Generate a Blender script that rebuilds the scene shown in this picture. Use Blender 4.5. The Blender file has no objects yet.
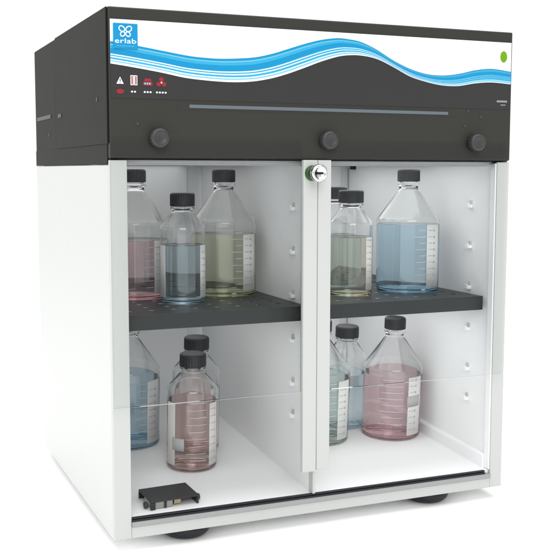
import bpy, bmesh, math, random
from mathutils import Vector, Matrix
random.seed(4)
S = bpy.context.scene
COL = S.collection
R = math.radians

# ------------------------------------------------------------------ camera
cam_d = bpy.data.cameras.new('camera'); cam = bpy.data.objects.new('camera', cam_d); COL.objects.link(cam)
CAM = Vector((-0.40157, -1.66174, 0.63689)); YAW, PITCH, ROLL = 0.400096, -0.103068, 0.001725
fw = Vector((math.sin(YAW)*math.cos(PITCH), math.cos(YAW)*math.cos(PITCH), math.sin(PITCH)))
rt = Vector((math.cos(YAW), -math.sin(YAW), 0)); up = rt.cross(fw)
rt2 = rt*math.cos(ROLL)+up*math.sin(ROLL); up2 = up*math.cos(ROLL)-rt*math.sin(ROLL)
m = Matrix((rt2, up2, -fw)).transposed().to_4x4(); m.translation = CAM
cam.matrix_world = m
cam_d.sensor_width = 36; cam_d.lens = 1008.73/550*36; cam_d.clip_start = 0.05; cam_d.clip_end = 100
S.camera = cam

# ------------------------------------------------------------------ studio light
W = bpy.data.worlds.new('World'); S.world = W; W.use_nodes = True
wn = W.node_tree.nodes; wl = W.node_tree.links
bg = wn['Background']; bg.inputs['Strength'].default_value = 1.0
tc = wn.new('ShaderNodeTexCoord'); sp = wn.new('ShaderNodeSeparateXYZ'); mr = wn.new('ShaderNodeMapRange')
wl.new(tc.outputs['Generated'], sp.inputs[0]); wl.new(sp.outputs['Y'], mr.inputs['Value'])
mr.inputs['From Min'].default_value = -0.9; mr.inputs['From Max'].default_value = 0.1     # the studio is dimmer behind the camera
mr.inputs['To Min'].default_value = 0.60; mr.inputs['To Max'].default_value = 1.04
wl.new(mr.outputs[0], bg.inputs['Color'])

def lamp(name, kind, loc, target, energy, **kw):
    d = bpy.data.lights.new(name, kind); o = bpy.data.objects.new(name, d); COL.objects.link(o)
    o.location = loc; o.rotation_euler = (Vector(target)-Vector(loc)).to_track_quat('-Z', 'Y').to_euler()
    d.energy = energy
    for k, v in kw.items(): setattr(d, k, v)
    return o
lamp('key_sun', 'SUN', (-.83, -3.1, 1.7), (0, 0, 0), 1.15, angle=R(34), color=(1, .99, .97))
lamp('side_softbox', 'AREA', (-2.6, 0.75, 1.1), (0, .35, .4), 23, shape='RECTANGLE', size=1.6, size_y=1.6)

lamp('top_softbox', 'AREA', (.2, .0, 3.6), (.2, .0, 0), 130, shape='RECTANGLE', size=4.5, size_y=4.5)
# unseen fill lights added under ceiling and shelves to brighten each compartment
for lx, ly, lz, e in ((.18, .38, .6490, .36), (.575, .32, .6490, .76), (.18, .30, .3605, .37), (.575, .30, .3605, .74)):
    lamp('compartment_fill', 'AREA', (lx, ly, lz), (lx, ly, 0), e, shape='RECTANGLE', size=.30, size_y=.50)

S.view_settings.view_transform = 'Standard'; S.view_settings.look = 'None'
S.view_settings.exposure = 0.0; S.view_settings.gamma = 1.0
S.render.engine = 'CYCLES'
S.cycles.max_bounces = 24; S.cycles.transmission_bounces = 20; S.cycles.transparent_max_bounces = 24
S.cycles.diffuse_bounces = 6; S.cycles.glossy_bounces = 8
S.cycles.use_denoising = True
S.cycles.blur_glossy = 0.5; S.cycles.sample_clamp_indirect = 6

# ------------------------------------------------------------------ materials
def rgb(r, g, b):
    f = lambda c: (c/255/12.92) if c/255 <= .04045 else ((c/255+.055)/1.055)**2.4
    return (f(r), f(g), f(b), 1)
def mat(name, col, rough=.4, metal=0, spec=.5, trans=0, ior=1.45, bump=0, bscale=300, vary=0, vscale=30, coat=0):
    m = bpy.data.materials.new(name); m.use_nodes = True
    n, l = m.node_tree.nodes, m.node_tree.links; b = n['Principled BSDF']
    b.inputs['Base Color'].default_value = col; b.inputs['Roughness'].default_value = rough
    b.inputs['Metallic'].default_value = metal; b.inputs['Specular IOR Level'].default_value = spec
    b.inputs['Transmission Weight'].default_value = trans; b.inputs['IOR'].default_value = ior
    b.inputs['Coat Weight'].default_value = coat
    if bump or vary:
        t = n.new('ShaderNodeTexCoord')
    if bump:
        x = n.new('ShaderNodeTexNoise'); x.inputs['Scale'].default_value = bscale; x.inputs['Detail'].default_value = 3
        l.new(t.outputs['Object'], x.inputs['Vector'])
        bp = n.new('ShaderNodeBump'); bp.inputs['Strength'].default_value = bump; bp.inputs['Distance'].default_value = .001
        l.new(x.outputs['Fac'], bp.inputs['Height']); l.new(bp.outputs['Normal'], b.inputs['Normal'])
    if vary:
        y = n.new('ShaderNodeTexNoise'); y.inputs['Scale'].default_value = vscale; y.inputs['Detail'].default_value = 4
        l.new(t.outputs['Object'], y.inputs['Vector'])
        r_ = n.new('ShaderNodeMapRange'); r_.inputs['To Min'].default_value = max(0.02, rough-vary); r_.inputs['To Max'].default_value = rough+vary
        l.new(y.outputs['Fac'], r_.inputs['Value']); l.new(r_.outputs[0], b.inputs['Roughness'])
    return m
def mix_clear(name, tint, fac, col):
    m = bpy.data.materials.new(name); m.use_nodes = True
    n, l = m.node_tree.nodes, m.node_tree.links; n.remove(n['Principled BSDF'])
    tr = n.new('ShaderNodeBsdfTransparent'); tr.inputs[0].default_value = tint
    mx = n.new('ShaderNodeMixShader'); l.new(mx.outputs[0], n['Material Output'].inputs[0]); l.new(tr.outputs[0], mx.inputs[1])
    if col is None:
        g = n.new('ShaderNodeBsdfGlossy'); g.inputs['Roughness'].default_value = .02
        f = n.new('ShaderNodeFresnel'); f.inputs['IOR'].default_value = 1.09; l.new(f.outputs[0], mx.inputs[0])
    else:
        g = n.new('ShaderNodeBsdfDiffuse'); g.inputs[0].default_value = col; mx.inputs[0].default_value = fac
    l.new(g.outputs[0], mx.inputs[2]); return m
M = {}
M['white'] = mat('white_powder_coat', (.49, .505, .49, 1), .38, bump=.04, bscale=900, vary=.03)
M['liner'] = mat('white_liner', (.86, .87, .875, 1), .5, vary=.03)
M['head'] = mat('anthracite_plastic', (.0095, .0095, .0082, 1), .55, spec=.12, bump=.04, bscale=1200, vary=.02)
M['headfront'] = mat('anthracite_front', (.030, .030, .0265, 1), .42, spec=.3, bump=.04, bscale=1200, vary=.02)
M['groove'] = mat('dark_groove', (.012, .012, .012, 1), .7, spec=.2)
M['decal'] = mat('black_film', (.031, .030, .030, 1), .32, spec=.35, vary=.04)
M['film_white'] = mat('white_film', (.93, .94, .94, 1), .4, spec=.3)
M['blue'] = mat('blue_print', (0.003, 0.246, 0.492, 1), .4, spec=.3)
M['blue_mid'] = mat('mid_blue_print', (0.032, 0.360, 0.588, 1), .4, spec=.3)
M['blue_pale'] = mat('pale_blue_print', (0.189, 0.500, 0.664, 1), .4, spec=.3)
M['blue_deep'] = mat('deep_blue_print', (0.003, 0.131, 0.360, 1), .4, spec=.3)
M['red'] = mat('red_print', (0.274, 0.020, 0.027, 1), .45, spec=.3)
M['green'] = mat('green_dot', (0.143, 0.319, 0.002, 1), .4, spec=.3)
M['slot'] = mat('satin_strip', (0.118, 0.146, 0.168, 1), .35, metal=.2)
M['gleam'] = mat('painted_gleam', (.022, .022, .022, 1), .4)
M['recess'] = mat('grey_recess', (.58, .59, .60, 1), .6)
M['knob'] = mat('knob_plastic', (.034, .034, .035, 1), .38, spec=.5, bump=.05, bscale=800)
M['shelf'] = mat('charcoal_shelf', (.024, .0275, .0275, 1), .42, spec=.4, bump=.1, bscale=1500, vary=.06)
M['cap'] = mat('black_cap', (.014, .0155, .018, 1), .42, spec=.45, bump=.05, bscale=900)
M['rubber'] = mat('black_rubber', (.012, .014, .018, 1), .5, spec=.4)
M['rail'] = mat('grey_rail', (.30, .31, .31, 1), .4, metal=.1)
M['toprail'] = mat('grey_top_rail', (.26, .27, .27, 1), .5)
M['module_metal'] = mat('dull_metal', (.30, .30, .29, 1), .4, metal=.4)
M['steel'] = mat('polished_steel', (.78, .78, .77, 1), .16, metal=1)
M['brass'] = mat('brass_contact', (.42, .34, .2, 1), .35, metal=.8)
M['lockgreen'] = mat('green_collar', (.014, .07, .010, 1), .35)
M['module'] = mat('black_module', (.02, .022, .024, 1), .4, bump=.08, bscale=900)
M['glass'] = mat('clear_glass', (.985, .99, .99, 1), .0, trans=1, ior=1.47)
M['ground'] = mat('white_sweep', (.97, .97, .97, 1), .8, spec=.1)
M['tick'] = mat('white_enamel', (.86, .87, .86, 1), .5)
M['tickdark'] = mat('grey_enamel', (.16, .17, .18, 1), .5)
M['scaletick'] = mix_clear('faint_white_enamel', (1, 1, 1, 1), .36, (.86, .87, .86, 1))
M['edge'] = mix_clear('polished_acrylic_edge', (1, 1, 1, 1), .16, (.85, .9, .9, 1))
M['patch'] = mat('grey_marking_patch', (.40, .41, .41, 1), .6)
def liquid(name, col):
    return mat(name, col, 0, trans=1, ior=1.12)
M['liq_red'] = liquid('pink_liquid', (.93, .70, .73, 1))
M['liq_blue'] = liquid('blue_liquid', (.62, .81, .92, 1))
M['liq_green'] = liquid('olive_liquid', (.87, .89, .70, 1))
M['liq_yel'] = liquid('straw_liquid', (.91, .88, .74, 1))
M['liq_brown'] = liquid('rose_brown_liquid', (.92, .77, .75, 1))
M['liq_pale'] = liquid('pale_blue_liquid', (.74, .87, .93, 1))
M['liq_sage'] = liquid('sage_liquid', (.82, .88, .80, 1))
M['acrylic'] = mix_clear('clear_acrylic', (.985, .99, .99, 1), 0, None)
M['strip'] = mix_clear('painted_refraction', (1, 1, 1, 1), .62, (.82, .83, .81, 1))  # pale bands on the bottles, refracted light put in as colour

# ------------------------------------------------------------------ mesh helpers
class MB:
    def __init__(s): s.bm = bmesh.new()
    def _xf(s, vs, mtx):
        if mtx is not None: bmesh.ops.transform(s.bm, matrix=mtx, verts=vs)
    def box(s, x0, x1, y0, y1, z0, z1, bev=0, seg=2, mtx=None):
        t = bmesh.new(); bmesh.ops.create_cube(t, size=1)
        for v in t.verts:
            v.co = Vector((x0+(v.co.x+.5)*(x1-x0), y0+(v.co.y+.5)*(y1-y0), z0+(v.co.z+.5)*(z1-z0)))
        if bev: bmesh.ops.bevel(t, geom=t.edges[:], offset=bev, segments=seg, profile=.5, affect='EDGES')
        s.merge(t, mtx); return s
    def merge(s, t, mtx=None):
        if mtx is not None: bmesh.ops.transform(t, matrix=mtx, verts=t.verts[:])
        mp = {v: s.bm.verts.new(v.co) for v in t.verts}
        for f in t.faces:
            try: nf = s.bm.faces.new([mp[v] for v in f.verts]); nf.smooth = f.smooth
            except ValueError: pass
        t.free()
    def lathe(s, prof, n=64, mtx=None, closed=False, ribs=0, rib_d=0, rib_z=None):
        """prof = [(r, z)] bottom to top; r = 0 at an end closes it"""
        t = bmesh.new(); rings = []
        for r, z in prof:
            if r <= 1e-7: rings.append([t.verts.new((0, 0, z))])
            else:
                ring = []
                for k in range(n):
                    rr = r
                    if ribs and rib_z[0] <= z <= rib_z[1]: rr = r - (rib_d if (k % 4) >= 2 else 0)
                    a = 2*math.pi*k/n; ring.append(t.verts.new((rr*math.cos(a), rr*math.sin(a), z)))
                rings.append(ring)
        if closed: rings.append(rings[0])
        for a, b in zip(rings, rings[1:]):
            if len(a) == 1 and len(b) == 1: continue
            for k in range(n):
                k2 = (k+1) % n
                if len(a) == 1: f = t.faces.new((a[0], b[k2], b[k]))
                elif len(b) == 1: f = t.faces.new((a[k], a[k2], b[0]))
                else: f = t.faces.new((a[k], a[k2], b[k2], b[k]))
                f.smooth = True
        s.merge(t, mtx); return s
    def plate(s, pts, y, th=.0005):
        """a polygon in the xz plane, given thickness towards -y"""
        t = bmesh.new(); vs = [t.verts.new((x, y, z)) for x, z in pts]; f = t.faces.new(vs)
        r = bmesh.ops.extrude_face_region(t, geom=[f])
        for v in r['geom']:
            if isinstance(v, bmesh.types.BMVert): v.co.y -= th
        s.merge(t); return s
    def ribbon(s, up_, lo_, y, th=.0005):
        """sheet between two polylines of equal length in the xz plane"""
        t = bmesh.new()
        A = [t.verts.new((x, y-th, z)) for x, z in up_]; B = [t.verts.new((x, y-th, z)) for x, z in lo_]
        A2 = [t.verts.new((x, y, z)) for x, z in up_]; B2 = [t.verts.new((x, y, z)) for x, z in lo_]
        for i in range(len(A)-1):
            t.faces.new((A[i], B[i], B[i+1], A[i+1])); t.faces.new((A2[i], A2[i+1], B2[i+1], B2[i]))
            t.faces.new((A[i], A[i+1], A2[i+1], A2[i])); t.faces.new((B[i], B2[i], B2[i+1], B[i+1]))
        for i in (0, -1): t.faces.new((A[i], A2[i], B2[i], B[i]))
        s.merge(t); return s
    def tube(s, pts, r, n=12):
        pts = [Vector(p) for p in pts]; t = bmesh.new(); rings = []
        for i, p in enumerate(pts):
            d = (pts[min(i+1, len(pts)-1)]-pts[max(i-1, 0)]).normalized()
            a = d.orthogonal().normalized(); 
            if abs(d.y) < .9: a = (Vector((0, 1, 0))-d*d.y).normalized()
            b = d.cross(a)
            rings.append([t.verts.new(p+r*(a*math.cos(2*math.pi*k/n)+b*math.sin(2*math.pi*k/n))) for k in range(n)])
        for a, b in zip(rings, rings[1:]):
            for k in range(n): t.faces.new((a[k], a[(k+1) % n], b[(k+1) % n], b[k])).smooth = True
        t.faces.new(rings[0]); t.faces.new(rings[-1])
        s.merge(t); return s
    def arc_patch(s, r, z0, z1, a0, a1, th=.0003, n=14):
        t = bmesh.new(); V = []
        for i in range(n+1):
            a = a0+(a1-a0)*i/n; c, q = math.cos(a), math.sin(a)
            V.append([t.verts.new((rr*c, rr*q, z)) for rr in (r, r+th) for z in (z0, z1)])
        for i in range(n):
            a, b = V[i], V[i+1]
            for p, q in ((0, 1), (1, 3), (3, 2), (2, 0)): t.faces.new((a[p], a[q], b[q], b[p])).smooth = (p, q) in ((0, 1), (3, 2))
        for e in (V[0], V[-1]): t.faces.new((e[0], e[1], e[3], e[2]))
        s.merge(t); return s
    def build(s, name, material, parent=None, **kw):
        bmesh.ops.recalc_face_normals(s.bm, faces=s.bm.faces[:])
        me = bpy.data.meshes.new(name); s.bm.to_mesh(me); s.bm.free(); me.materials.append(material)
        o = bpy.data.objects.new(name, me); COL.objects.link(o)
        if parent is not None:
            o.parent = parent; pl = wloc(parent)
            if not kw.get('local'):
                for v in me.vertices: v.co -= pl
        return o
def wloc(o):
    v = Vector((0, 0, 0))
    while o is not None: v += o.location; o = o.parent
    return v
def tag(o, label, cat=None, group=None, kind=None):
    o['label'] = label
    if cat: o['category'] = cat
    if group: o['group'] = group
    if kind: o['kind'] = kind
    return o
def empty(name, loc):
    o = bpy.data.objects.new(name, None); o.empty_display_size = .05; COL.objects.link(o); o.location = loc; return o
ROTY = Matrix.Rotation(R(90), 4, 'X')      # lathe axis z -> -y

# ------------------------------------------------------------------ setting
g = MB(); g.box(-30, 30, -30, 30, -.044, -.024)
g = g.build('ground', M['ground']); g['kind'] = 'structure'

# ------------------------------------------------------------------ cabinet
WD, DP, HB, HT = .80, .6886, .6466, .9034
CAB = empty('storage_cabinet', (.4, .34, -.024))
tag(CAB, 'white ventilated bottle cabinet with dark grey filter head and a blue wave across its front', 'cabinet')
FL0, FLS = .036, .06
def fl(y): return FL0+FLS*y

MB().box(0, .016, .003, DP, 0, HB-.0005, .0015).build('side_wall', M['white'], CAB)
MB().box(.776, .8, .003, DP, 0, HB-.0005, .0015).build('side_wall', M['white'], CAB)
MB().box(.7746, .7757, .017, .636, .06, .6488).build('liner_panel', M['liner'], CAB)
MB().box(.0165, .7755, .646, DP-.001, .0, .649).build('back_wall', M['liner'], CAB)
for x0, x1 in ((.034, .343), (.402, .752)):
    MB().box(x0, x1, .637, .6455, fl(.637)+.001, .6485, .002).build('back_panel', M['liner'], CAB)
MB().box(.0165, .7755, .02, DP-.001, .6495, .6545).build('ceiling_panel', M['liner'], CAB)
b = bmesh.new()
vs = [b.verts.new(p) for p in ((.0165, .004, .001), (.7755, .004, .001), (.7755, .6455, .001), (.0165, .6455, .001),
                               (.0165, .004, fl(.004)), (.7755, .004, fl(.004)), (.7755, .6455, fl(.6455)), (.0165, .6455, fl(.6455)))]
for q in ((3, 2, 1, 0), (4, 5, 6, 7), (0, 1, 5, 4), (1, 2, 6, 5), (2, 3, 7, 6), (3, 0, 4, 7)): b.faces.new([vs[i] for i in q])
f = MB(); f.merge(b); f.build('cabinet_floor', M['liner'], CAB)
def skirt(xa, xb):
    b = bmesh.new(); ya, yb = .0165, .636
    za, zb = .066, .098
    s = .004 if xb > xa else -.004
    P = [(xa, ya, .03), (xb, ya, .03), (xb, ya, za), (xa+s, ya, za), (xa, ya, za-.004),
         (xa, yb, .03), (xb, yb, .03), (xb, yb, zb), (xa+s, yb, zb), (xa, yb, zb-.004)]
    v = [b.verts.new(p) for p in P]
    b.faces.new(v[:5]); b.faces.new(v[9:4:-1])
    for i in range(5): b.faces.new((v[i], v[(i+1) % 5], v[5+(i+1) % 5], v[5+i]))
    f = MB(); f.merge(b); return f
skirt(.766, .7744).build('floor_skirt', M['liner'], CAB)
skirt(.026, .0162).build('floor_skirt', M['liner'], CAB)
# front frame: stiles and bottom rail
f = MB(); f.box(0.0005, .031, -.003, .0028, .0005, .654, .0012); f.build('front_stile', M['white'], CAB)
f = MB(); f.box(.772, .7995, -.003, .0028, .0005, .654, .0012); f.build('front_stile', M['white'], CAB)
MB().box(.7690, .7718, -.001, .016, .0375, .652, .001).build('stile_lip', M['liner'], CAB)
MB().box(.0312, .7718, -.003, .0035, .0005, .0205, .001).build('bottom_rail', M['white'], CAB)
MB().box(.0312, .7718, -.0065, .0035, .0208, .030, .0012).build('door_track', M['rail'], CAB)
f = MB(); f.box(.0312, .760, -.0045, .0035, .0304, .0335, .0006); f.box(.0312, .760, -.003, .0035, .0345, .0372, .0006); f.build('track_seal', M['rubber'], CAB)
MB().box(.0312, .7675, .0008, .0125, .6455, .6493, .0008).build('top_rail', M['toprail'], CAB)
# divider and the closing post with its lock
MB().box(.378, .386, .014, .6365, .036, .649, .0006).build('divider', M['liner'], CAB)
MB().box(.3765, .3815, -.004, .0138, .0375, .649, .0006).build('divider_edge', M['white'], CAB)
f = MB(); f.box(.350, .3775, -.016, -.0045, .0835, .656, .0015); f.box(.3783, .4045, -.0165, -.0045, .0855, .656, .0015); f.box(.3772, .3786, -.0135, -.005, .09, .655)
f.build('door_post', M['white'], CAB)
LX, LZ = .3655, .6325
mt = Matrix.Translation((LX, -.0162, LZ)) @ ROTY
lk = MB().lathe([(0, 0), (.0132, 0), (.0138, .001), (.0138, .004), (.0126, .006), (0, .006)], 48, mt).build('lock_collar', M['lockgreen'], CAB)
f = MB().lathe([(0, .006), (.0105, .006), (.0105, .022), (.0140, .023), (.0155, .026), (.0155, .033), (.0135, .0355), (.0105, .0355), (.0100, .0335), (0, .0335)], 48, mt)
f = f.build('lock_cylinder', M['steel'], lk)
MB().box(LX-.006, LX+.006, -.0515, -.0497, LZ-.0016, LZ+.0016).build('keyhole', M['groove'], lk)
# perforated shelves
def shelf(x0, x1):
    y0, y1, zt, zb = .028, .624, .387, .3595
    b = bmesh.new(); nx = max(1, round((x1-x0-.03)/.042)); ny = round((y1-y0-.03)/.042)
    xs = [x0+.015+(x1-x0-.03)*i/nx for i in range(nx+1)]; ys = [y0+.03+(y1-y0-.045)*j/ny for j in range(ny+1)]
    def quad(a, c, d, e): b.faces.new([b.verts.new((p[0], p[1], zt)) for p in (a, c, d, e)])
    quad((x0, y0), (x1, y0), (x1, ys[0]), (x0, ys[0])); quad((x0, ys[-1]), (x1, ys[-1]), (x1, y1), (x0, y1))
    quad((x0, ys[0]), (xs[0], ys[0]), (xs[0], ys[-1]), (x0, ys[-1])); quad((xs[-1], ys[0]), (x1, ys[0]), (x1, ys[-1]), (xs[-1], ys[-1]))
    for i in range(nx):
        for j in range(ny):
            a0, a1, c0, c1 = xs[i], xs[i+1], ys[j], ys[j+1]; cx, cy = (a0+a1)/2, (c0+c1)/2
            hole = [b.verts.new((cx+.0058*math.cos(t), cy+.0058*math.sin(t), zt)) for t in (math.pi*(2*k+1)/8-math.pi*.75 - math.pi/8 for k in range(8))]
            out = [b.verts.new((p[0], p[1], zt)) for p in ((a0, c0), (cx, c0), (a1, c0), (a1, cy), (a1, c1), (cx, c1), (a0, c1), (a0, cy))]
            for k in range(8): b.faces.new((out[k], out[(k+1) % 8], hole[(k+1) % 8], hole[k]))
    bmesh.ops.remove_doubles(b, verts=b.verts[:], dist=1e-5)
    r = bmesh.ops.extrude_face_region(b, geom=b.faces[:])
    for v in r['geom']:
        if isinstance(v, bmesh.types.BMVert): v.co.z -= .0006
    f = MB(); f.merge(b)
    f.box(x0, x1, y0, y0+.0012, zb, zt-.0008, .0003); f.box(x0, x1, y1-.0012, y1, zb, zt-.0008)
    f.box(x0, x0+.0012, y0+.0014, y1-.0014, zb, zt-.0008); f.box(x1-.0012, x1, y0+.0014, y1-.0014, zb, zt-.0008)
    f.box(x0, x1, y0+.0014, y0+.016, zb, zb+.0012)
    return f.build('shelf', M['shelf'], CAB)
shelf(.0175, .3775); shelf(.3865, .7665)
# shelf clips on the divider and the side wall
for z in (.565, .482, .398, .312, .228, .165):
    for x, sx in ((.3776, -1), (.7744, -1)):
        f = MB(); f.box(x-.0065, x, .082, .0945, z-.003, z+.004, .0012); f.box(x-.009, x-.0068, .083, .0935, z-.003, z+.007, .0008)
        c = f.build('shelf_clip', M['liner'], CAB)
        MB().box(x-.0008, x+.0001, .083, .0935, z+.005, z+.012).build('clip_slot', M['recess'], c)
# small bracket under the ceiling
MB().box(.766, .7755, .600, .618, .640, .6493, .001).build('ceiling_hook', M['rubber'], CAB)
# acrylic doors behind the post
for x0, x1 in ((.001, .349), (.4055, .790)):
    MB().box(x0, x1, -.0095, -.0055, .234, .690).build('acrylic_door', M['acrylic'], CAB)
    MB().box(x0, x1, -.0095, -.0055, .2330, .2338).build('polished_edge', M['edge'], CAB)
# levelling feet
for fx, fy in ((.145, .050), (.655, .050), (.145, .63), (.655, .63)):
    MB().lathe([(0, -.0238), (.022, -.0238), (.036, -.021), (.043, -.015), (.0455, -.008), (.0455, -.003), (.040, -.0002), (0, -.0002)], 48,
               Matrix.Translation((fx, fy, 0))).build('levelling_foot', M['rubber'], CAB)

# ------------------------------------------------------------------ filter head
f = MB(); f.box(0, WD, .0005, DP, .655, HT, .003); f.box(-.0007, .0155, .0045, DP-.0005, HB+.0002, .6800); f.box(.7845, .8, .0045, DP-.0005, HB+.0002, .6548)
HEAD = f.build('filter_head', M['head'], CAB)
MB().box(-.003, -.0002, -.0072, .43, .681, HT-.0005, .0012).build('side_cover', M['head'], HEAD)
MB().box(-.0006, -.0001, .4305, .4500, .681, HT-.004).build('side_seam', M['groove'], HEAD)
f = MB(); f.box(-.0012, -.0002, .50, .665, .746, .754, .0004); f.build('side_gleam', M['gleam'], HEAD)  # lighter plates paint a reflected highlight along the head's side
MB().box(-.0042, -.0032, .372, .405, .742, .749, .0004).build('side_gleam', M['gleam'], HEAD)
for y, z in ((.06, .757), (.52, .712)):
    MB().lathe([(0, 0), (.004, 0), (.0036, .0012), (0, .0014)], 20, Matrix.Translation((-.003 if y < .43 else 0, y, z)) @ Matrix.Rotation(R(-90), 4, 'Y')).build('screw', M['knob'], HEAD)
f = MB(); f.box(.0004, .797, -.008, .0002, .657, HT+.0002, .0025, 3)
FP = f.build('front_panel', M['headfront'], CAB)
YF = -.008
MB().box(.139, .653, YF-.0016, YF-.0001, .7425, .7483, .0006).build('trim_strip', M['slot'], FP)
MB().box(.118, .676, YF-.0003, YF-.0001, .7385, .7525).build('strip_recess', M['headfront'], FP)
for x, z in ((.698, .7505), (.728, .740), (.692, .722), (.049, .714)):
    MB().lathe([(0, 0), (.003, 0), (.0027, .001), (0, .0012)], 20, Matrix.Translation((x, YF, z)) @ ROTY).build('screw', M['knob'], FP)
for kx in (.083, .398, .712):
    mt = Matrix.Translation((kx, YF, .691)) @ ROTY
    prof = [(a*.95, c) for a, c in [(0, 0), (.0125, 0), (.0125, .003), (.0168, .0035), (.0178, .0055), (.0178, .015), (.0160, .0185), (.0115, .0205), (.0105, .0198), (0, .0194)]]
    k = MB().lathe(prof, 72, mt, ribs=1, rib_d=.0008, rib_z=(.005, .016)).build('clamp_knob', M['knob'], CAB)

# printed control panel
DEC = MB(); x0, x1, z0, z1, rr = .0035, .7935, .756, .8835, .004
pts = []
for cx, cz, a in ((x0+rr, z0+rr, 180), (x1-rr, z0+rr, 270), (x1-rr, z1-rr, 0), (x0+rr, z1-rr, 90)):
    for k in range(5): pts.append((cx+rr*math.cos(R(a+k*22.5)), cz+rr*math.sin(R(a+k*22.5))))
DEC.plate(pts, YF-.0002, .0007); DEC = DEC.build('control_panel', M['decal'], CAB)
TOPC = [(.0035, .8470), (.024, .8448), (.0498, .8416), (.0903, .8359), (.1411, .829), (.1768, .8271), (.1998, .8272), (.2315, .8293), (.2602, .8326), (.2914, .84), (.3219, .8497), (.3547, .8603), (.386, .8685), (.4177, .8731), (.4378, .8725), (.4641, .8689), (.4971, .8568), (.5322, .8389), (.5669, .8254), (.6023, .8171), (.6381, .8155), (.6739, .8198), (.7107, .828), (.7482, .8321), (.7935, .8282)]
BOTC = [(.0035, .8114), (.0336, .8078), (.09, .7999), (.1298, .7931), (.1586, .7904), (.1997, .7885), (.2315, .789), (.2594, .7917), (.2915, .798), (.322, .8071), (.3549, .819), (.3862, .8308), (.418, .8405), (.438, .844), (.4644, .8449), (.4974, .8403), (.5324, .8271), (.5672, .8117), (.6026, .8027), (.6385, .7973), (.6744, .7974), (.7114, .8035), (.7489, .8066), (.7935, .8045)]
def interp(P, x):                                   # monotone-free cubic (Catmull-Rom on uneven knots)
    i = max(k for k in range(len(P)-1) if P[k][0] <= x+1e-9)
    def sl(k):
        a, b = P[max(k-1, 0)], P[min(k+1, len(P)-1)]; return (b[1]-a[1])/(b[0]-a[0])
    h = P[i+1][0]-P[i][0]; t = (x-P[i][0])/h
    return ((2*t**3-3*t*t+1)*P[i][1]+(t**3-2*t*t+t)*h*sl(i)+(-2*t**3+3*t*t)*P[i+1][1]+(t**3-t*t)*h*sl(i+1))
NX = 160; XS = [.0038+(.7932-.0038)*k/NX for k in range(NX+1)]
TZ = [interp(TOPC, x) for x in XS]; BZ = [interp(BOTC, x) for x in XS]
def curve(t): return [(x, a+(b_-a)*(t(x) if callable(t) else t)) for x, a, b_ in zip(XS, TZ, BZ)]
MB().ribbon([(x, .8832) for x in XS], curve(1.0), YF-.0010).build('white_field', M['film_white'], DEC)
MB().ribbon(curve(0), curve(.80), YF-.0016).build('wave_band', M['blue_mid'], DEC)
fade = lambda a, b_: (lambda x: a+(b_-a)*min(1, max(0, (x-.25)/.5)))
stripes = [(0, .07, 'blue'), (fade(.12, .10), fade(.16, .12), 'blue_pale'), (fade(.30, .22), fade(.52, .40), 'blue'),
           (fade(.555, .50), fade(.60, .503), 'film_white'), (fade(.66, .66), fade(.71, .664), 'film_white'), (fade(.71, .74), fade(.80, .80), 'blue_mid'),
           (fade(.80, .80), fade(.845, .81), 'film_white'), (fade(.845, .81), fade(.90, .94), 'blue_pale')]
for a, b_, mm in stripes:
    MB().ribbon(curve(a), curve(b_), YF-.0022, .0004).build('wave_stripe', M[mm], DEC)
def text_mesh(body, size, loc, name, material, parent, sx=1.0, bold=0.0):
    cu = bpy.data.curves.new('t', 'FONT'); cu.body = body; cu.size = size; cu.align_x = 'CENTER'; cu.extrude = .00025; cu.space_character = 1.05; cu.offset = bold
    ob = bpy.data.objects.new('t', cu); COL.objects.link(ob)
    bpy.context.view_layer.update()
    me = bpy.data.meshes.new_from_object(ob.evaluated_get(bpy.context.evaluated_depsgraph_get()))
    bpy.data.objects.remove(ob); bpy.data.curves.remove(cu)
    me.transform(Matrix.Translation(Vector(loc)-wloc(parent)) @ ROTY @ Matrix.Diagonal((sx, 1, 1, 1)))
    me.materials.clear(); me.materials.append(material)
    o = bpy.data.objects.new(name, me); COL.objects.link(o); o.parent = parent; return o
# blue badge with the four-loop emblem and its word
BG = MB().box(.0085, .0495, YF-.0046, YF-.0010, .8355, .8768, .0006).build('logo_badge', M['blue'], DEC)
YB = YF-.0047
f = MB(); cx, cz = .0285, .8635
for dx, dz, w_, h_ in ((-.0058, .0042, .0052, .0040), (.0058, .0042, .0052, .0040), (-.0045, -.0042, .0040, .0034), (.0045, -.0042, .0040, .0034)):
    an = math.atan2(dz, dx); L = []
    for k in range(29):
        t = 2*math.pi*k/28; u, v = w_*math.cos(t), h_*math.sin(t)
        L.append((cx+dx+u*math.cos(an)-v*math.sin(an), YB-.0002, cz+dz+u*math.sin(an)+v*math.cos(an)))
    f.tube(L, .00085, 8)
f.build('emblem', M['film_white'], BG)
text_mesh('erlab', .0112, (.0288, YB, .8447), 'badge_lettering', M['film_white'], BG, 1.55, 0)
f = MB(); x = .0135
for w_ in (.004, .003, .0055, .0025, .004, .0045):
    f.plate([(x, .8398), (x+w_, .8398), (x+w_, .8406), (x, .8406)], YB, .0002); x += w_+.0012
f.build('badge_small_print', M['blue_pale'], BG)
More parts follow.
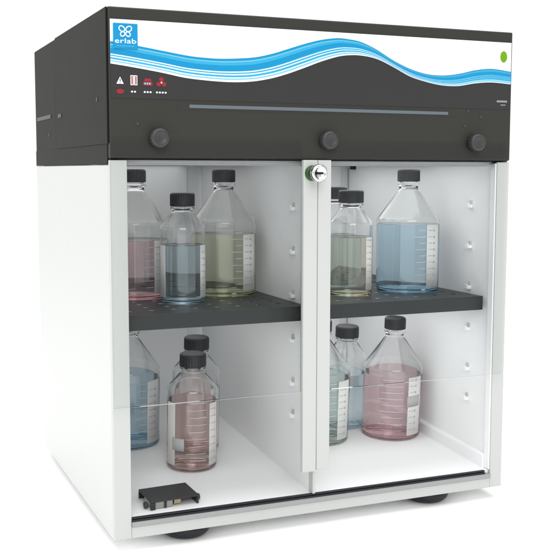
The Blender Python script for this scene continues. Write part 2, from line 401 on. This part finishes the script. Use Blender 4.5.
# status symbols
YI = YF-.0010
def disc(cx, cz, rx, rz, n=28): return [(cx+rx*math.cos(2*math.pi*k/n), cz+rz*math.sin(2*math.pi*k/n)) for k in range(n)]
f = MB().plate([(.0135, .7790), (.0255, .7790), (.0195, .7905)], YI); t_ = f.build('warning_triangle', M['film_white'], DEC)
f = MB().plate([(.0189, .7820), (.0201, .7820), (.0203, .7870), (.0187, .7870)], YI-.0006, .0002).plate(disc(.0195, .7804, .0007, .0007, 12), YI-.0006, .0002); f.build('exclamation_mark', M['groove'], t_)
MB().plate(disc(.0195, .7668, .0064, .0040), YI).build('red_symbol', M['red'], DEC)
f = MB(); 
for bx in (.0372, .0434): f.plate([(bx, .7775), (bx+.0052, .7775), (bx+.0052, .7935), (bx, .7935)], YI)
t_ = f.build('filter_symbol', M['film_white'], DEC)
f = MB()
for bx in (.0386, .0452): f.plate([(bx, .7785), (bx+.0022, .7785), (bx+.0022, .7925), (bx, .7925)], YI-.0006, .0002)
f.build('symbol_bar', M['red'], t_)
f = MB(); f.plate([(.0585, .7775), (.0745, .7775), (.0745, .7838), (.0585, .7838)], YI); f.plate([(.0600, .7845), (.0730, .7845), (.0715, .7890), (.0615, .7890)], YI)
t_ = f.build('tray_symbol', M['red'], DEC)
f = MB()
for bx in (.0605, .0645, .0685): f.plate([(bx, .7792), (bx+.0026, .7792), (bx+.0026, .7822), (bx, .7822)], YI-.0006, .0002)
f.build('symbol_bar', M['blue_pale'], t_)
f = MB()
for k in range(3):
    a = R(90+120*k); f.plate(disc(.0900+.0052*math.cos(a), .7832+.0052*math.sin(a), .0040, .0038, 18), YI-.0001*k)
f.plate(disc(.0900, .7832, .0028, .0028, 16), YI-.0004)
t_ = f.build('fan_symbol', M['red'], DEC); MB().plate(disc(.0900, .7832, .0013, .0013, 14), YI-.0011, .0002).build('symbol_hub', M['film_white'], t_)
for cx, n in ((.0420, 2), (.0662, 3), (.0898, 4)):
    f = MB()
    for k in range(n): f.plate(disc(cx+(k-(n-1)/2)*.0050, .7668, .0017, .0015, 14), YI)
    f.build('status_dots', M['film_white'], DEC)
MB().plate(disc(.7755, .8560, .0078, .0108, 40), YF-.0018).build('green_dot', M['green'], DEC)
f = MB(); x = .7625
for w_ in (.0042, .0036, .0046, .0034, .0040):
    f.plate([(x, .7692), (x+w_, .7692), (x+w_, .7728), (x, .7728)], YI); x += w_+.0009
x = .7715
for w_ in (.0028, .0032, .0026):
    f.plate([(x, .7632), (x+w_, .7632), (x+w_, .7652), (x, .7652)], YI); x += w_+.001
f.build('small_print', M['rail'], DEC)

# ------------------------------------------------------------------ bottles
def arc(cx, cz, r, a0, a1, n=6): return [(cx+r*math.cos(R(a0+(a1-a0)*k/n)), cz+r*math.sin(R(a0+(a1-a0)*k/n))) for k in range(n+1)]
def bottle(x, y, z, RB, H, big, liq, level, label, floor=False, capr=.0235, strips=((36, 70),), ticks=(12, 34), patch=None, tick_n=9):
    o = empty('reagent_bottle', (x, y, z)); tag(o, label, 'bottle', 'capped glass bottles in the cabinet')
    face = math.atan2(CAM.y-y, CAM.x-x)                       # bottles are turned with their scale to the front
    caph, neck = .0255, (.018 if big else .011); sh = (.066 if big else .034)*(H/.255 if big else H/.211); RC, RN = capr, .0200+(capr-.0235)*.8
    zb = H-caph-neck-sh; th = .0026
    dz, dr = sh, RB-RN; sl = math.atan2(dz, dr); rc = .010
    tl = rc*math.tan(sl/2) if False else 0
    # outer profile: rounded heel, wall, rounded shoulder, cone, neck with ring
    ang = math.degrees(math.atan2(dr, dz))                    # cone normal above the horizontal
    out = [(0, .0025), (RB*.72, .0020)] + arc(RB-.007, .007, .007, -80, 0, 6)
    ce = zb+.002
    shoulder = arc(RB-rc, ce, rc, 0, ang, 6)
    out += [(RB, zb*.5)] + shoulder
    zt = H-caph-neck
    out += [(RN+.0035, zt-.0035), (RN+.0010, zt-.0010), (RN, zt+.002), (RN, zt+neck*.45), (RN+.0030, zt+neck*.58), (RN+.0030, zt+neck*.80), (RN-.0005, zt+neck), (RN-.0008, H-.004)]
    inn = [(RN-.0035, H-.004), (RN-.0032, zt+.003), (RN+.0012-.0012, zt-.003)]
    inn += [(r-th*1.0, zz-.0012) for r, zz in shoulder[::-1]]
    inn += [(RB-th, zb*.5)] + arc(RB-th-.006, .011, .006, 0, -85, 6) + [(0, .0048)]
    gl = MB().lathe(out+inn, 80).build('glass_body', M['glass'], o, local=True)
    RI = RB-th; ov = .0006; zl = zb*level
    lp = [(0, .0045)] + [(r+ov*.6, zz-.0004) for r, zz in arc(RB-th-.006, .011, .006, -85, 0, 6)] + [(RI+ov, zl-.0012), (RI+ov*.5, zl-.0002), (RI-.0015, zl-.0006), (RI-.004, zl-.001), (0, zl-.001)]
    MB().lathe(lp, 80).build('liquid', M[liq], o, local=True)
    zc = H-caph
    MB().lathe([(0, zc+.002), (RC-.002, zc), (RC, zc+.0006), (RC, zc+.0012), (RC, zc+caph-.005), (RC-.0006, zc+caph-.002), (RC-.0028, zc+caph-.0003), (RC-.006, zc+caph), (0, zc+caph-.0003)], 128,
               ribs=1, rib_d=.0007, rib_z=(zc+.001, zc+caph-.004)).build('cap', M['cap'], o, local=True)
    # printed scale; the pale side bands paint light refracted at the liquid's edges
    zs1 = min(zl, zb-.004); f = MB(); q = MB(); ok = False
    f.bm.free()
    for a0, a1 in strips:
        MB().arc_patch(RB+.0002, .012, zs1, face+R(a0), face+R(a1), .0002).build('refraction_band', M['strip'], o, local=True)
    for k in range(tick_n):
        zz = .024+(zb-.040)*k/(tick_n-1)
        if ticks: q.arc_patch(RB+.0002, zz, zz+.0009, face+R(ticks[0]+(0 if k % 2 else 8)), face+R(ticks[1]), .0002); ok = True
    if ok: q.build('graduation', M['scaletick'], o, local=True)
    else: q.bm.free()
    if strips and strips[0][0] > 0:
        q = MB(); a0 = strips[0][0]
        for k in range(tick_n):
            zz = .024+(zb-.040)*k/(tick_n-1)
            if zz < zs1-.004:
                q.arc_patch(RB+.0006, zz, zz+.0010, face+R(a0+3), face+R(a0+13), .0002); q.arc_patch(RB+.0006, zz-.002, zz+.002, face+R(a0+16), face+R(a0+20), .0002, 4)
        q.build('scale_marks', M['patch'], o, local=True)
    if patch:
        MB().arc_patch(RB+.0010, zb*patch[2], zb*patch[3], face+R(patch[0]), face+R(patch[1]), .0002).build('marking_patch', M['patch'], o, local=True)
    if floor: o.rotation_euler = (math.atan(FLS), 0, 0)
    return o
ZS = .3873
bottle(.118, .279, ZS, .063, .252, 1, 'liq_red', .80, 'large pink bottle on the upper shelf, partly hidden by the left front upright')
bottle(.181, .166, ZS, .0435, .208, 0, 'liq_pale', .80, 'small pale blue bottle on the upper left shelf, in front of the pink one', strips=((48, 76), (-76, -48)), ticks=None)
bottle(.300, .264, ZS, .0648, .252, 1, 'liq_green', .86, 'large bottle of olive green liquid on the upper left shelf')
bottle(.533, .155, ZS, .0440, .211, 0, 'liq_yel', .84, 'small bottle of straw coloured liquid on the upper right shelf, beside the white post', strips=((44, 72),), ticks=None, capr=.0255)
bottle(.552, .262, ZS, .0440, .216, 0, 'liq_pale', .80, 'small bottle half hidden behind the straw coloured one on the upper right shelf', strips=(), ticks=None)
bottle(.681, .181, ZS, .0655, .253, 1, 'liq_blue', .97, 'large bottle of blue liquid standing on the upper right shelf')
Z = lambda y: fl(y)+.0004
bottle(.132, .405, Z(.405), .0665, .270, 1, 'liq_blue', .92, 'large blue bottle on the cabinet floor, cut off by the left front upright', True)
bottle(.214, .222, Z(.222), .0500, .230, 0, 'liq_brown', .88, 'small bottle of rose brown liquid on the cabinet floor, a second cap behind it', True, strips=((42, 72), (-72, -42)), capr=.0262, ticks=(-14, 34), patch=(-48, -18, .28, .44))
bottle(.256, .325, Z(.325), .0495, .238, 0, 'liq_brown', .82, 'small bottle on the cabinet floor behind the rose brown one, only its black cap clear', True, strips=((42, 72),), ticks=None, capr=.0262)
bottle(.7005, .278, Z(.278), .0648, .264, 1, 'liq_red', .93, 'large bottle of pink liquid on the cabinet floor, below the right shelf', True, ticks=(-28, 22), strips=((32, 68),), patch=(30, 62, .50, .66))
bottle(.628, .366, Z(.366), .0450, .231, 0, 'liq_pale', .80, 'small bottle of pale blue liquid on the floor, behind and between two large ones', True, strips=(), ticks=None, capr=.0265)
bottle(.530, .300, Z(.300), .0670, .264, 1, 'liq_sage', .92, 'large bottle of grey green liquid on the floor, half hidden by the white post', True, strips=((38, 70),))

# ------------------------------------------------------------------ small black module lying at the front of the floor
DV = empty('sensor_module', (.1165, .0465, fl(.0465)+.0003)); tag(DV, 'small black clip module lying on the cabinet floor at the front left', 'module')
DV.scale = (.94, .94, .82); DV.rotation_euler = (math.atan(FLS), 0, R(4))
MB().box(-.050, .048, -.026, .045, .0165, .0205, .0012).build('top_plate', M['module'], DV, local=True)
MB().box(-.050, .048, .040, .045, .0002, .0163, .0010).build('back_plate', M['module'], DV, local=True)
f = MB(); f.box(-.047, -.004, -.022, .020, .0003, .0163, .0015); f.build('metal_block', M['module_metal'], DV, local=True)
f = MB(); f.box(-.050, -.040, -.026, -.0222, .0006, .0163, .001); f.box(-.022, -.017, -.0245, -.0222, .001, .016, .0008); f.build('clip', M['module'], DV, local=True)
MB().box(.000, .014, -.018, .012, .0035, .0160, .001).build('contact', M['brass'], DV, local=True)
MB().box(.0440, .0478, -.026, .0398, .0004, .0163, .001).build('end_plate', M['module'], DV, local=True)
for xx, yy, zz in ((-.0575, -.010, .0075), (.0545, -.010, .0090)):
    s_ = 1 if xx > 0 else -1
    MB().lathe([(0, 0), (.0045, 0), (.0068, .001), (.0072, .003), (.0066, .0065), (0, .0075)], 24, Matrix.Translation((xx-s_*.0065, yy, zz)) @ Matrix.Rotation(R(90*s_), 4, 'Y')).build('thumb_screw', M['knob'], DV, local=True)
